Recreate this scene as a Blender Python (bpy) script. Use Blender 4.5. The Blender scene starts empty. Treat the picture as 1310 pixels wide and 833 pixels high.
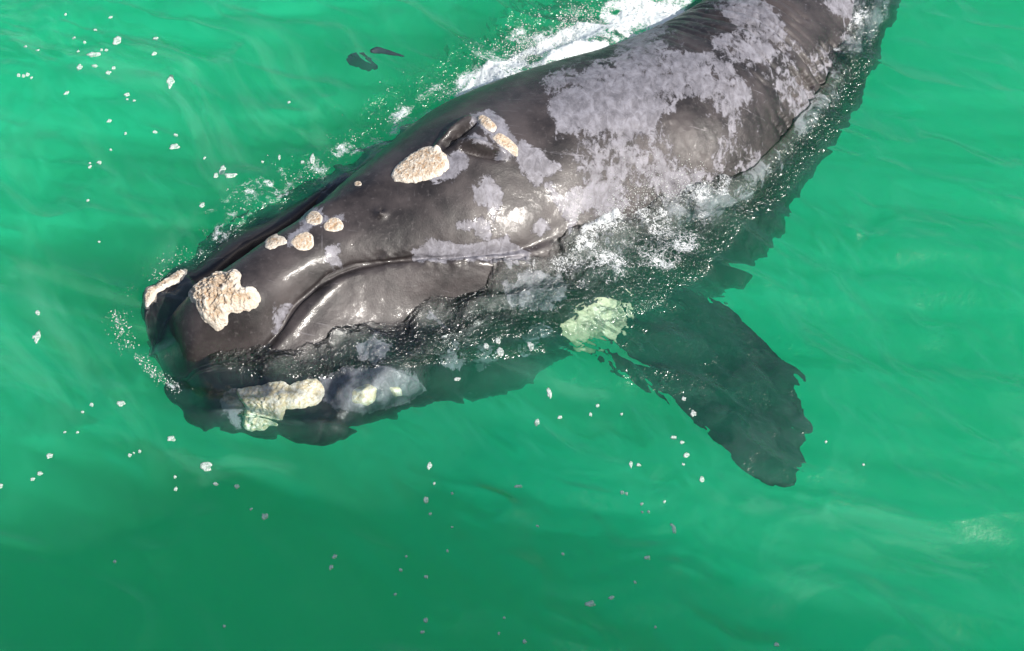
import bpy, math, random
import numpy as np
from mathutils import Vector
from mathutils.bvhtree import BVHTree

S = bpy.context.scene
COL = S.collection
random.seed(7)
RNG = np.random.default_rng(7)

# ------------------------------------------------------------------ camera, sky, sun, exposure
W, H = 1310.0, 833.0
PITCH, HFOV, DIST = math.radians(52), math.radians(39.6), 9.17
CAM = np.array([0.0, -DIST * math.cos(PITCH), DIST * math.sin(PITCH)])
FW = np.array([0, math.cos(PITCH), -math.sin(PITCH)])
RT = np.array([1.0, 0, 0])
UP = np.cross(RT, FW)
FPX = (W / 2) / math.tan(HFOV / 2)

cd = bpy.data.cameras.new('camera')
cd.sensor_width = 36
cd.angle = HFOV
cd.clip_start, cd.clip_end = 0.1, 2000
cam = bpy.data.objects.new('camera', cd)
COL.objects.link(cam)
cam.location = CAM
cam.rotation_euler = (math.pi / 2 - PITCH, 0, 0)
S.camera = cam

SUN = Vector((0.60, -0.45, 0.66)).normalized()      # towards the sun
SUN_EL = math.asin(SUN.z)
SUN_AZ = math.atan2(SUN.x, SUN.y)
world = bpy.data.worlds.new('World')
S.world = world
world.use_nodes = True
wn = world.node_tree
sky = wn.nodes.new('ShaderNodeTexSky')
sky.sky_type = 'NISHITA'
sky.sun_disc = False
sky.sun_elevation = SUN_EL
sky.sun_rotation = SUN_AZ
sky.air_density, sky.dust_density, sky.ozone_density = 1.0, 3.0, 1.0
bg = wn.nodes['Background']
bg.inputs['Strength'].default_value = 0.125
wn.links.new(sky.outputs[0], bg.inputs['Color'])

sd = bpy.data.lights.new('sun', 'SUN')
sd.energy = 5.0
sd.angle = math.radians(0.6)
sd.color = (1.0, 0.955, 0.89)
sun = bpy.data.objects.new('sun', sd)
COL.objects.link(sun)
sun.rotation_euler = SUN.to_track_quat('Z', 'Y').to_euler()

S.view_settings.view_transform = 'Standard'
S.view_settings.look = 'None'
S.view_settings.exposure = 0.36
S.view_settings.gamma = 1.0
S.view_settings.use_curve_mapping = False
S.render.engine = 'CYCLES'
cy = S.cycles
cy.use_denoising = True
cy.max_bounces = 22
cy.diffuse_bounces = 3
cy.glossy_bounces = 3
cy.transmission_bounces = 6
cy.transparent_max_bounces = 10
cy.volume_bounces = 16
cy.use_light_tree = False
cy.use_adaptive_sampling = True
cy.adaptive_threshold = 0.02
cy.sample_clamp_indirect = 10.0
cy.caustics_reflective = False
cy.caustics_refractive = False


def P(px, py, z=0.0):
    """Photograph pixel -> point of the place at height z."""
    d = FW * FPX + RT * (px - W / 2) - UP * (py - H / 2)
    return CAM + d * ((z - CAM[2]) / d[2])


def ray_dir(px, py):
    d = FW * FPX + RT * (px - W / 2) - UP * (py - H / 2)
    return d / np.linalg.norm(d)


def refract(d, n=1.333):
    """a downward ray bent at the flat water surface"""
    h = np.array([d[0], d[1], 0.0])
    s = np.linalg.norm(h) / n
    return np.append(h[:2] / max(np.linalg.norm(h), 1e-9) * s, -math.sqrt(max(0.0, 1 - s * s)))


def PR(px, py, z):
    """like P, for a point seen through the water surface"""
    if z >= 0:
        return P(px, py, z)
    w = P(px, py, 0.0)
    d = refract(ray_dir(px, py))
    return w + d * (z / d[2])


def Q(p):
    """point -> photograph pixel"""
    v = np.asarray(p, float) - CAM
    d = v @ FW
    return W / 2 + FPX * (v @ RT) / d, H / 2 - FPX * (v @ UP) / d


# ------------------------------------------------------------------ numeric helpers
def _hash(ix, iy, iz, seed):
    h = (ix * 374761393 + iy * 668265263 + iz * 2147483647 + seed * 974634777) & 0xFFFFFFFF
    h = ((h ^ (h >> 13)) * 1274126177) & 0xFFFFFFFF
    h = ((h ^ (h >> 16)) * 2246822519) & 0xFFFFFFFF
    return ((h ^ (h >> 15)) & 0xFFFFFF) / float(0xFFFFFF)


def vnoise(x, y, z=None, seed=0):
    """smooth value noise in -1..1 (numpy arrays)"""
    x = np.asarray(x, float); y = np.asarray(y, float)
    ix = np.floor(x).astype(np.int64); iy = np.floor(y).astype(np.int64)
    fx, fy = x - ix, y - iy
    ux = fx * fx * fx * (fx * (fx * 6 - 15) + 10)
    uy = fy * fy * fy * (fy * (fy * 6 - 15) + 10)

    def lay(iz):
        a = _hash(ix, iy, iz, seed); b = _hash(ix + 1, iy, iz, seed)
        c = _hash(ix, iy + 1, iz, seed); d = _hash(ix + 1, iy + 1, iz, seed)
        return (a + (b - a) * ux) * (1 - uy) + (c + (d - c) * ux) * uy
    if z is None:
        return lay(np.zeros_like(ix)) * 2 - 1
    z = np.asarray(z, float)
    iz = np.floor(z).astype(np.int64); fz = z - iz
    uz = fz * fz * (3 - 2 * fz)
    return (lay(iz) * (1 - uz) + lay(iz + 1) * uz) * 2 - 1


def fbm(x, y, z=None, seed=0, octaves=4, gain=0.5):
    s, a, f, t = 0.0, 1.0, 1.0, 0.0
    for o in range(octaves):
        s = s + a * vnoise(x * f + 17.3 * o, y * f - 9.1 * o, None if z is None else z * f, seed + o)
        t += a
        a *= gain
        f *= 2.03
    return s / t


def sstep(a, b, x):
    t = np.clip((x - a) / (b - a), 0, 1)
    return t * t * (3 - 2 * t)


def seg_dist(p, poly):
    """distance of points p (N,k) to an open polyline (M,k), and the running parameter 0..1"""
    best = np.full(len(p), 1e9); par = np.zeros(len(p))
    n = len(poly) - 1
    for i in range(n):
        a, b = poly[i], poly[i + 1]
        ab = b - a
        t = np.clip(((p - a) @ ab) / max(ab @ ab, 1e-12), 0, 1)
        d = np.linalg.norm(p - (a + t[:, None] * ab), axis=1)
        m = d < best
        best[m] = d[m]; par[m] = (i + t[m]) / n
    return best, par


def poly_sdf(p, poly):
    """signed distance (positive inside) of 2-D points to a closed polygon"""
    d, _ = seg_dist(p, np.vstack([poly, poly[:1]]))
    inside = np.zeros(len(p), bool)
    n = len(poly)
    for i in range(n):
        a, b = poly[i], poly[(i + 1) % n]
        c = ((a[1] > p[:, 1]) != (b[1] > p[:, 1]))
        xs = a[0] + (p[:, 1] - a[1]) / (b[1] - a[1] + 1e-12) * (b[0] - a[0])
        inside ^= c & (p[:, 0] < xs)
    return np.where(inside, d, -d)


def mesh_np(name, verts, faces, smooth=True):
    """verts (N,3); faces (F,3) or (F,4) int array, or a list of such arrays"""
    me = bpy.data.meshes.new(name)
    fl = faces if isinstance(faces, list) else [faces]
    fl = [np.asarray(f, np.int32) for f in fl if len(f)]
    loops = np.concatenate([f.ravel() for f in fl])
    sizes = np.concatenate([np.full(len(f), f.shape[1], np.int32) for f in fl])
    starts = np.concatenate([[0], np.cumsum(sizes)[:-1]]).astype(np.int32)
    me.vertices.add(len(verts)); me.vertices.foreach_set('co', np.asarray(verts, np.float32).ravel())
    me.loops.add(len(loops)); me.loops.foreach_set('vertex_index', loops)
    me.polygons.add(len(sizes)); me.polygons.foreach_set('loop_start', starts)
    me.polygons.foreach_set('use_smooth', np.full(len(sizes), smooth, bool))
    me.update(calc_edges=True)
    return me


def attr(me, name, vals):
    a = me.attributes.new(name, 'FLOAT', 'POINT')
    a.data.foreach_set('value', np.asarray(vals, np.float32))


def link(name, me, mat=None, parent=None):
    o = bpy.data.objects.new(name, me)
    COL.objects.link(o)
    if mat is not None:
        me.materials.append(mat)
    if parent is not None:
        o.parent = parent
    return o


def tag(o, label=None, cat=None, group=None, kind=None):
    for k, v in (('label', label), ('category', cat), ('group', group), ('kind', kind)):
        if v:
            o[k] = v
    return o


def grid_faces(nu, nv, closed_v=False):
    i = np.arange(nu - 1)[:, None]
    j = np.arange(nv if closed_v else nv - 1)[None, :]
    j2 = (j + 1) % nv
    return np.stack([i * nv + j, i * nv + j2, (i + 1) * nv + j2, (i + 1) * nv + j], -1).reshape(-1, 4)


# ------------------------------------------------------------------ node helpers
class NT:
    def __init__(self, name):
        self.m = bpy.data.materials.new(name)
        self.m.use_nodes = True
        self.t = self.m.node_tree
        self.t.nodes.clear()
        self.out = self.t.nodes.new('ShaderNodeOutputMaterial')

    def n(self, kind, **kw):
        nd = self.t.nodes.new('ShaderNode' + kind)
        for k, v in kw.items():
            setattr(nd, k, v)
        return nd

    def l(self, a, b):
        self.t.links.new(a, b)

    def set(self, sock, v):
        if isinstance(v, bpy.types.NodeSocket):
            self.l(v, sock)
        else:
            sock.default_value = v

    def math(self, op, a, b=0.0, c=None, clamp=False):
        nd = self.n('Math', operation=op, use_clamp=clamp)
        self.set(nd.inputs[0], a); self.set(nd.inputs[1], b)
        if c is not None:
            self.set(nd.inputs[2], c)
        return nd.outputs[0]

    def mix(self, f, a, b, blend='MIX'):
        nd = self.n('Mix', data_type='RGBA', blend_type=blend)
        self.set(nd.inputs[0], f); self.set(nd.inputs[6], a); self.set(nd.inputs[7], b)
        return nd.outputs[2]

    def attr(self, name):
        return self.n('Attribute', attribute_name=name).outputs['Fac']

    def noise(self, vec, scale, detail=4, rough=0.55, dist=0.0, out='Fac'):
        nd = self.n('TexNoise')
        nd.inputs['Scale'].default_value = scale
        nd.inputs['Detail'].default_value = detail
        nd.inputs['Roughness'].default_value = rough
        nd.inputs['Distortion'].default_value = dist
        self.l(vec, nd.inputs['Vector'])
        return nd.outputs[out]

    def vor(self, vec, scale, feature='F1', out='Distance', rnd=1.0):
        nd = self.n('TexVoronoi', feature=feature)
        nd.inputs['Scale'].default_value = scale
        nd.inputs['Randomness'].default_value = rnd
        self.l(vec, nd.inputs['Vector'])
        return nd.outputs[out]

    def step(self, v, a, b):
        nd = self.n('MapRange', interpolation_type='SMOOTHSTEP')
        self.set(nd.inputs[0], v); self.set(nd.inputs[1], a); self.set(nd.inputs[2], b)
        return nd.outputs[0]

    def scaled(self, vec, s, rot=(0, 0, 0)):
        nd = self.n('Mapping')
        nd.inputs['Scale'].default_value = s
        nd.inputs['Rotation'].default_value = rot
        self.l(vec, nd.inputs['Vector'])
        return nd.outputs[0]

    def bump(self, h, dist, strength=1.0, normal=None):
        nd = self.n('Bump')
        nd.inputs['Strength'].default_value = strength
        nd.inputs['Distance'].default_value = dist
        self.l(h, nd.inputs['Height'])
        if normal is not None:
            self.l(normal, nd.inputs['Normal'])
        return nd.outputs[0]


def rgb(*c):
    return (c[0], c[1], c[2], 1.0)


# ------------------------------------------------------------------ materials
def mat_seabed():
    t = NT('seabed_sand')
    p = t.n('BsdfPrincipled')
    co = t.n('TexCoord').outputs['Object']
    f = t.noise(co, 0.4, 5)
    t.l(t.mix(f, rgb(.30, .28, .20), rgb(.42, .38, .28)), p.inputs['Base Color'])
    p.inputs['Roughness'].default_value = 0.95
    t.l(p.outputs[0], t.out.inputs['Surface'])
    return t.m


UNDER_LO, UNDER_HI = .46, .90


def mat_water():
    t = NT('green_sea_water')
    co = t.n('TexCoord').outputs['Object']
    foam = t.attr('foam')
    geo = t.n('NewGeometry')
    under = geo.outputs['Backfacing']             # 1 on the underside of the surface
    dt = t.n('VectorMath', operation='DOT_PRODUCT')
    t.l(geo.outputs['Normal'], dt.inputs[0]); t.l(geo.outputs['Incoming'], dt.inputs[1])
    cs = t.math('ABSOLUTE', dt.outputs['Value'])
    fr = t.n('Fresnel'); fr.inputs['IOR'].default_value = 1.60
    # light passing up or down through the underside: less of it through slopes turned away
    fu = t.math('SUBTRACT', 1.0, t.step(cs, UNDER_LO, UNDER_HI))
    frs = t.math('ADD', t.math('MULTIPLY', fr.outputs[0], t.math('SUBTRACT', 1.0, under)), t.math('MULTIPLY', fu, under))
    gl = t.n('BsdfGlossy'); gl.inputs['Roughness'].default_value = 0.17
    gb = t.math('MULTIPLY', t.noise(co, 26, 2, .55), t.attr('choppy'))
    t.l(t.bump(gb, .10), gl.inputs['Normal'])
    tr = t.n('BsdfTransparent')
    rf = t.n('BsdfRefraction'); rf.inputs['IOR'].default_value = 1.333; rf.inputs['Roughness'].default_value = 0.0
    mt = t.n('MixShader')
    t.l(under, mt.inputs[0]); t.l(rf.outputs[0], mt.inputs[1]); t.l(tr.outputs[0], mt.inputs[2])
    ms = t.n('MixShader')
    t.l(frs, ms.inputs[0]); t.l(mt.outputs[0], ms.inputs[1]); t.l(gl.outputs[0], ms.inputs[2])
    # foam lying on the surface
    fd = t.n('BsdfDiffuse'); fd.inputs['Color'].default_value = rgb(.70, .73, .74)
    rg = t.math('SUBTRACT', 1.0, t.math('MULTIPLY', t.math('ABSOLUTE', t.math('SUBTRACT', t.noise(co, 26, 3, .6, .6), .5)), 4.2))
    fn = t.math('ADD', t.math('MULTIPLY', rg, .26), t.math('MULTIPLY', t.noise(co, 110, 3, .75, .0), .66))
    fm = t.math('ADD', foam, t.math('SUBTRACT', fn, 1.0))
    fm = t.math('MULTIPLY', t.step(fm, -.02, 0.26), .88)
    ff = t.n('BsdfDiffuse'); ff.inputs['Color'].default_value = rgb(.36, .74, .58)  # pale film colour, standing in for light relief on the waves
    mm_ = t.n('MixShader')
    t.l(t.attr('film_relief'), mm_.inputs[0]); t.l(ms.outputs[0], mm_.inputs[1]); t.l(ff.outputs[0], mm_.inputs[2])
    mf = t.n('MixShader')
    t.l(fm, mf.inputs[0]); t.l(mm_.outputs[0], mf.inputs[1]); t.l(fd.outputs[0], mf.inputs[2])
    t.l(mf.outputs[0], t.out.inputs['Surface'])
    # body of the water: it scatters green
    vs = t.n('VolumeScatter')
    vs.inputs['Color'].default_value = rgb(.085, 1.0, .56)
    vs.inputs['Density'].default_value = 0.22
    vs.inputs['Anisotropy'].default_value = -0.30
    va = t.n('VolumeAbsorption')
    va.inputs['Color'].default_value = rgb(.0, .972, .855)
    va.inputs['Density'].default_value = 0.50
    ad = t.n('AddShader')
    t.l(vs.outputs[0], ad.inputs[0]); t.l(va.outputs[0], ad.inputs[1])
    t.l(ad.outputs[0], t.out.inputs['Volume'])
    return t.m


def mat_skin():
    t = NT('whale_skin')
    co = t.n('TexCoord').outputs['Object']
    pale = t.attr('pale')            # signed distance like mask, metres
    mott = t.attr('mottle')
    n1 = t.noise(co, 14, 6, .65, .6)
    n2 = t.noise(co, 60, 5, .7)
    e = t.math('ADD', pale, t.math('MULTIPLY', t.math('SUBTRACT', n1, .5), .16))
    e = t.math('ADD', e, t.math('MULTIPLY', t.math('SUBTRACT', n2, .5), .05))
    pm = t.step(e, -0.006, 0.012)
    # worn, cloudy areas of the back
    n3 = t.noise(co, 5.5, 8, .62, .9)
    n4 = t.noise(t.scaled(co, (1.25, .7, 1), (0, 0, .55)), 17, 6, .68, .7)
    mm = t.math('ADD', t.math('MULTIPLY', n3, .42), t.math('ADD', t.math('MULTIPLY', n4, .40), t.math('MULTIPLY', n2, .18)))
    mm = t.math('ADD', mm, t.math('MULTIPLY', t.math('SUBTRACT', mott, .5), .5))
    mm = t.math('MULTIPLY', t.step(mm, .495, .565), t.step(mott, .02, .2))
    pm = t.math('MAXIMUM', pm, t.math('MULTIPLY', mm, .95))
    d1 = t.mix(t.step(t.noise(co, 2.6, 6, .62), .32, .70), rgb(.0105, .0092, .0100), rgb(.058, .049, .049))
    d1 = t.mix(t.step(t.noise(co, 30, 4, .6), .55, .75), d1, rgb(.062, .055, .056))
    pc = t.mix(t.step(t.math('ADD', t.math('MULTIPLY', t.noise(co, 10, 8, .72, .8), .6), t.math('MULTIPLY', n4, .4)), .34, .66), rgb(.125, .121, .138), rgb(.250, .246, .278))
    pm = t.math('MULTIPLY', pm, t.math('ADD', .70, t.math('MULTIPLY', t.step(n4, .34, .62), .30)))
    d1 = t.mix(t.attr('black_shade'), d1, rgb(.010, .010, .011))  # dark skin, with shade mixed into its colour by the mask
    col = t.mix(pm, d1, pc)
    wm = t.step(t.math('ADD', t.attr('white'), t.math('MULTIPLY', t.math('SUBTRACT', n1, .5), .12)), -.004, .012)
    col = t.mix(wm, col, t.mix(n2, rgb(.58, .47, .29), rgb(.74, .64, .44)))
    # thin pale scratches
    sc = t.noise(t.scaled(co, (2.2, 40, 6), (0, 0, .9)), 1.0, 4, .6, .2)
    sc2 = t.noise(t.scaled(co, (60, 4, 6), (0, 0, .35)), 1.0, 4, .6, .2)
    s = t.math('MULTIPLY', t.math('MAXIMUM', t.step(sc, .66, .72), t.step(sc2, .68, .74)), t.math('ADD', t.math('MULTIPLY', mott, .55), .14))
    col = t.mix(s, col, rgb(.30, .29, .32))
    p = t.n('BsdfPrincipled')
    t.l(col, p.inputs['Base Color'])
    t.l(t.mix(pm, rgb(.42, .42, .42), rgb(.52, .52, .52)), p.inputs['Roughness'])
    p.inputs['Specular IOR Level'].default_value = 0.28
    p.inputs['Coat Weight'].default_value = 0.15
    p.inputs['Coat Roughness'].default_value = 0.09
    b = t.math('ADD', t.math('MULTIPLY', n2, .0016), t.math('MULTIPLY', t.noise(co, 130, 3, .7), .0010))
    b = t.math('ADD', b, t.math('MULTIPLY', pm, .0012))
    b = t.math('ADD', b, t.math('MULTIPLY', t.math('MULTIPLY', t.noise(co, 80, 4, .75), mott), .0055))
    bn = t.bump(b, 1.0, 1.0)
    t.l(bn, p.inputs['Normal'])
    cb = t.math('ADD', t.math('MULTIPLY', n1, .0022), t.math('MULTIPLY', n2, .0006))
    cb = t.math('ADD', cb, t.math('MULTIPLY', t.math('MULTIPLY', t.noise(co, 75, 3, .75), mott), .0075))
    t.l(t.bump(cb, 1.0, 1.0), p.inputs['Coat Normal'])
    t.l(p.outputs[0], t.out.inputs['Surface'])
    return t.m


def mat_callosity():
    t = NT('callosity')
    co = t.n('TexCoord').outputs['Object']
    v = t.vor(co, 55)
    n = t.noise(co, 38, 6, .7)
    c = t.mix(t.step(n, .36, .50), rgb(.30, .165, .075), rgb(.56, .51, .43))
    c = t.mix(t.step(t.noise(co, 90, 4, .7), .50, .66), c, rgb(.68, .65, .58))
    c = t.mix(t.math('MULTIPLY', t.step(t.noise(co, 120, 3, .6), .62, .72), .7), c, rgb(.10, .065, .04))
    pit = t.step(t.math('ADD', t.attr('pit'), t.math('MULTIPLY', t.math('SUBTRACT', n, .5), .25)), .10, .30)
    c = t.mix(t.math('MULTIPLY', pit, .5), c, rgb(.34, .20, .09))
    rim = t.math('SUBTRACT', 1.0, t.step(t.attr('rim'), .06, .24))
    c = t.mix(t.math('MULTIPLY', rim, .45), c, rgb(.74, .71, .64))
    p = t.n('BsdfPrincipled')
    t.l(c, p.inputs['Base Color'])
    p.inputs['Roughness'].default_value = .7
    h = t.math('ADD', t.math('MULTIPLY', v, -.006), t.math('MULTIPLY', n, .010))
    t.l(t.bump(h, 1.0, 1.0), p.inputs['Normal'])
    t.l(p.outputs[0], t.out.inputs['Surface'])
    return t.m


def mat_cream():
    t = NT('cream_callosity')
    co = t.n('TexCoord').outputs['Object']
    c = t.mix(t.step(t.noise(co, 30, 5, .7), .4, .6), rgb(.74, .64, .42), rgb(.95, .92, .80))
    p = t.n('BsdfPrincipled')
    t.l(c, p.inputs['Base Color'])
    p.inputs['Roughness'].default_value = .7
    t.l(t.bump(t.noise(co, 60, 4, .7), .01), p.inputs['Normal'])
    t.l(p.outputs[0], t.out.inputs['Surface'])
    return t.m


def mat_foam(name, tr=.35):
    t = NT(name)
    co = t.n('TexCoord').outputs['Object']
    v = t.vor(co, 110)
    d = t.n('BsdfDiffuse')
    t.l(t.mix(t.step(v, .1, .6), rgb(.88, .90, .88), rgb(.70, .76, .72)), d.inputs['Color'])
    tl = t.n('BsdfTranslucent'); tl.inputs['Color'].default_value = rgb(.8, .82, .8)
    dm = t.n('MixShader'); dm.inputs[0].default_value = .22
    t.l(d.outputs[0], dm.inputs[1]); t.l(tl.outputs[0], dm.inputs[2])
    d = dm
    x = t.n('BsdfTransparent')
    m = t.n('MixShader')
    t.l(t.math('ADD', tr - .2, t.math('MULTIPLY', t.step(t.noise(co, 70, 3, .7), .42, .68), .55), clamp=True), m.inputs[0])
    t.l(d.outputs[0], m.inputs[1]); t.l(x.outputs[0], m.inputs[2])
    t.l(m.outputs[0], t.out.inputs['Surface'])
    return t.m


def mat_plain(name, c, rough=.5):
    t = NT(name)
    p = t.n('BsdfPrincipled')
    co = t.n('TexCoord').outputs['Object']
    t.l(t.mix(t.noise(co, 4, 4), rgb(*[x * .9 for x in c]), rgb(*c)), p.inputs['Base Color'])
    p.inputs['Roughness'].default_value = rough
    t.l(p.outputs[0], t.out.inputs['Surface'])
    return t.m


M_FOAM, M_SPRAY = mat_foam('floating_foam', .35), mat_foam('spray', .2)
M_HULL, M_DECK = mat_plain('boat_blue_paint', (.05, .07, .10)), mat_plain('boat_rail_metal', (.45, .46, .48), .3)
M_CREAM = mat_cream()
M_SAND, M_WATER, M_SKIN, M_CALL = mat_seabed(), mat_water(), mat_skin(), mat_callosity()

# ------------------------------------------------------------------ whale: body surface
# stations along the back: (pixel of the dorsal line, its height) and a ring of (sideways, height) points,
# keel -> near side -> back -> far side
DORS = [(245, 395, .24), (290, 365, .33), (345, 325, .36), (400, 290, .385), (470, 248, .42), (540, 210, .50),
        (610, 170, .56), (690, 145, .54), (780, 120, .54), (870, 90, .52), (940, 45, .45), (1000, -10, .30)]
RINGS = [
    [(0, -.62), (.34, -.56), (.64, -.27), (.49, -.09), (.33, -.06), (.30, -.06), (.28, -.04), (.25, -.05), (.24, .0), (.17, .15),
     (0, .24), (-.14, .18), (-.20, .02), (-.27, -.06), (-.38, .05), (-.53, .01), (-.58, -.30), (-.30, -.58)],
    [(0, -.75), (.50, -.66), (1.0, -.25), (.80, -.055), (.50, -.025), (.45, .0), (.41, .03), (.36, .025), (.33, .07), (.20, .25),
     (0, .33), (-.16, .27), (-.24, .08), (-.32, -.03), (-.42, .04), (-.60, -.05), (-.80, -.42), (-.45, -.68)],
    [(0, -.95), (.62, -.84), (1.08, -.27), (.92, -.06), (.62, -.015), (.48, .08), (.34, .155), (.285, .14), (.265, .175), (.17, .30),
     (0, .36), (-.15, .31), (-.25, .13), (-.33, -.02), (-.43, .07), (-.64, -.04), (-.92, -.50), (-.60, -.88)],
    [(0, -1.10), (.65, -1.00), (1.12, -.42), (.97, -.10), (.64, -.015), (.48, .11), (.35, .195), (.295, .185), (.28, .215), (.17, .33),
     (0, .385), (-.16, .33), (-.26, .14), (-.33, .0), (-.42, .08), (-.62, -.03), (-.98, -.60), (-.65, -1.02)],
    [(0, -1.25), (.68, -1.15), (1.07, -.72), (.99, -.22), (.72, -.02), (.60, .11), (.49, .195), (.445, .185), (.43, .22), (.26, .35),
     (0, .42), (-.22, .37), (-.36, .19), (-.42, -.04), (-.52, .06), (-.64, -.06), (-1.0, -.70), (-.68, -1.15)],
    [(0, -1.35), (.70, -1.25), (1.05, -.82), (1.0, -.28), (.80, -.02), (.70, .10), (.62, .17), (.58, .14), (.56, .19), (.33, .39),
     (0, .50), (-.30, .43), (-.50, .26), (-.58, .13), (-.66, .02), (-.78, -.12), (-1.02, -.75), (-.70, -1.25)],
    [(0, -1.42), (.72, -1.30), (1.08, -.78), (1.02, -.24), (.85, -.02), (.79, .06), (.74, .11), (.70, .105), (.67, .16), (.38, .42),
     (0, .56), (-.36, .48), (-.60, .31), (-.70, .17), (-.78, .03), (-.88, -.15), (-1.05, -.80), (-.72, -1.30)],
    [(0, -1.45), (.72, -1.30), (1.08, -.72), (1.0, -.25), (.81, -.04), (.76, .02), (.71, .07), (.65, .13), (.58, .20), (.35, .42),
     (0, .54), (-.42, .47), (-.68, .30), (-.78, .16), (-.86, .02), (-.95, -.17), (-1.10, -.80), (-.76, -1.30)],
    [(0, -1.45), (.70, -1.30), (1.03, -.85), (.94, -.38), (.74, -.06), (.69, .02), (.64, .09), (.58, .16), (.52, .23), (.33, .41),
     (0, .54), (-.45, .46), (-.72, .30), (-.82, .16), (-.90, .02), (-.98, -.17), (-1.10, -.80), (-.76, -1.30)],
    [(0, -1.42), (.66, -1.27), (.98, -.82), (.93, -.40), (.78, -.08), (.73, .0), (.68, .07), (.63, .14), (.58, .20), (.38, .39),
     (0, .52), (-.45, .44), (-.72, .28), (-.82, .14), (-.90, .0), (-.98, -.18), (-1.06, -.80), (-.74, -1.27)],
    [(0, -1.30), (.58, -1.12), (.84, -.66), (.79, -.30), (.68, -.07), (.64, -.01), (.60, .04), (.56, .09), (.51, .15), (.34, .31),
     (0, .45), (-.40, .38), (-.64, .22), (-.74, .08), (-.82, -.06), (-.90, -.22), (-1.0, -.75), (-.66, -1.15)],
    [(0, -1.22), (.54, -1.07), (.80, -.70), (.76, -.40), (.67, -.17), (.63, -.11), (.58, -.05), (.53, .0), (.48, .05), (.32, .18),
     (0, .30), (-.34, .22), (-.54, .08), (-.62, -.04), (-.70, -.18), (-.78, -.32), (-.86, -.72), (-.58, -1.05)],
]
NR = 18


def ell_ring(w, ztop, zbot):
    zc, h = (ztop + zbot) / 2, (ztop - zbot) / 2
    ang = np.radians([180, 144, 108, 82, 66, 59, 52, 45, 38, 22, 0, -22, -38, -48, -58, -70, -108, -144])
    return [(w * math.sin(a), zc + h * math.cos(a)) for a in ang]


ctr, lat, rings = [], [], []
dpt = np.array([P(*d) for d in DORS])
# tail stock beyond the frame
tail = [(1.0, .12, .72, -1.15), (2.0, -.10, .62, -1.10), (3.2, -.30, .50, -1.10), (4.6, -.50, .36, -1.05), (6.0, -.66, .22, -1.0), (7.0, -.74, .12, -.92)]
tdir = np.array([.50, .86])
for q, zt, w, zb in tail:
    bend = np.array([-.02 * q * q, 0])
    dpt = np.vstack([dpt, np.append(P(*DORS[-1])[:2] + tdir * q + bend, zt)])
    RINGS.append(ell_ring(w, zt, zb))
tg = np.gradient(dpt[:, :2], axis=0)
# soften the direction changes
for _ in range(2):
    tg[1:-1] = (tg[:-2] + 2 * tg[1:-1] + tg[2:]) / 4
tg /= np.linalg.norm(tg, axis=1)[:, None]
LAT = np.stack([tg[:, 1], -tg[:, 0]], -1)
ctrl = []
for i, rg in enumerate(RINGS):
    rg = np.array(rg)
    pts = np.zeros((NR, 3))
    pts[:, :2] = dpt[i, :2] + rg[:, :1] * LAT[i]
    pts[:, 2] = rg[:, 1]
    ctrl.append(pts)
# snout: two more rings and a closing one in front
f0 = -tg[0]
r0 = np.array(RINGS[0])


def front_ring(adv, sa, zmap):
    pts = np.zeros((NR, 3))
    a = r0[:, 0] * sa
    pts[:, :2] = dpt[0, :2] + a[:, None] * LAT[0] + f0 * adv
    pts[:, 2] = zmap(r0[:, 1])
    return pts


fr1 = front_ring(.11, .93, lambda z: np.where(z > -.1, -.1 + (z + .1) * .70, z * .97))
fr2 = front_ring(.21, .82, lambda z: -.29 + (z + .29) * np.where(z > -.29, .40, .80))
fr3 = front_ring(.28, .52, lambda z: -.30 + (z + .30) * np.where(z > -.30, .24, .5))
fr4 = front_ring(.30, .02, lambda z: -.30 + (z + .30) * .02)
fr1[14, 2], fr1[15, 2], fr1[13, 2] = .06, -.01, -.10
fr2[14, 2], fr2[15, 2], fr2[13, 2] = .045, .0, -.06
fr3[14, 2], fr3[15, 2] = -.06, -.12
for fr in (fr1, fr2, fr3, fr4):
    ctrl.insert(0, fr)
ctrl = np.array(ctrl)                                   # (stations, 18, 3)
# the flank below the surface was read through the water: undo its refraction
for i in range(len(ctrl) - 5):
    for k in (1, 2, 3):
        p = ctrl[i, k]
        if p[2] < -.05:
            q = PR(*Q(p), p[2])
            ctrl[i, k, :2] = p[:2] * (.25 if k == 1 else 0) + q[:2] * (.75 if k == 1 else 1)


def hermite(t, x, y):
    """cubic through (t, y[t]) sampled at x; y is (T, ...) with limited slopes"""
    h = np.diff(t)
    dl = np.diff(y, axis=0) / h.reshape(-1, *([1] * (y.ndim - 1)))
    m = np.zeros_like(y)
    hs = h.reshape(-1, *([1] * (y.ndim - 1)))
    m[1:-1] = (dl[:-1] * hs[1:] + dl[1:] * hs[:-1]) / (hs[1:] + hs[:-1])
    m[0], m[-1] = dl[0], dl[-1]
    k = np.clip(np.searchsorted(t, x, side='right') - 1, 0, len(t) - 2)
    u = ((x - t[k]) / h[k]).reshape(-1, *([1] * (y.ndim - 1)))
    hk = h[k].reshape(-1, *([1] * (y.ndim - 1)))
    return ((2 * u**3 - 3 * u**2 + 1) * y[k] + (u**3 - 2 * u**2 + u) * hk * m[k]
            + (-2 * u**3 + 3 * u**2) * y[k + 1] + (u**3 - u**2) * hk * m[k + 1])


# around
per = 24
NV = NR * per
cp = np.concatenate([ctrl[:, -3:], ctrl, ctrl[:, :4]], axis=1)
chord = np.linalg.norm(np.diff(cp, axis=1), axis=2)[4:16].mean(0) ** .75
tv = np.concatenate([[0], np.cumsum(chord)])
ring_x = np.arange(NV) / per
around = hermite(tv, np.interp(ring_x, np.arange(cp.shape[1]) - 3.0, tv), cp.transpose(1, 0, 2)).transpose(1, 0, 2)      # (stations, NV, 3)
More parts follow.
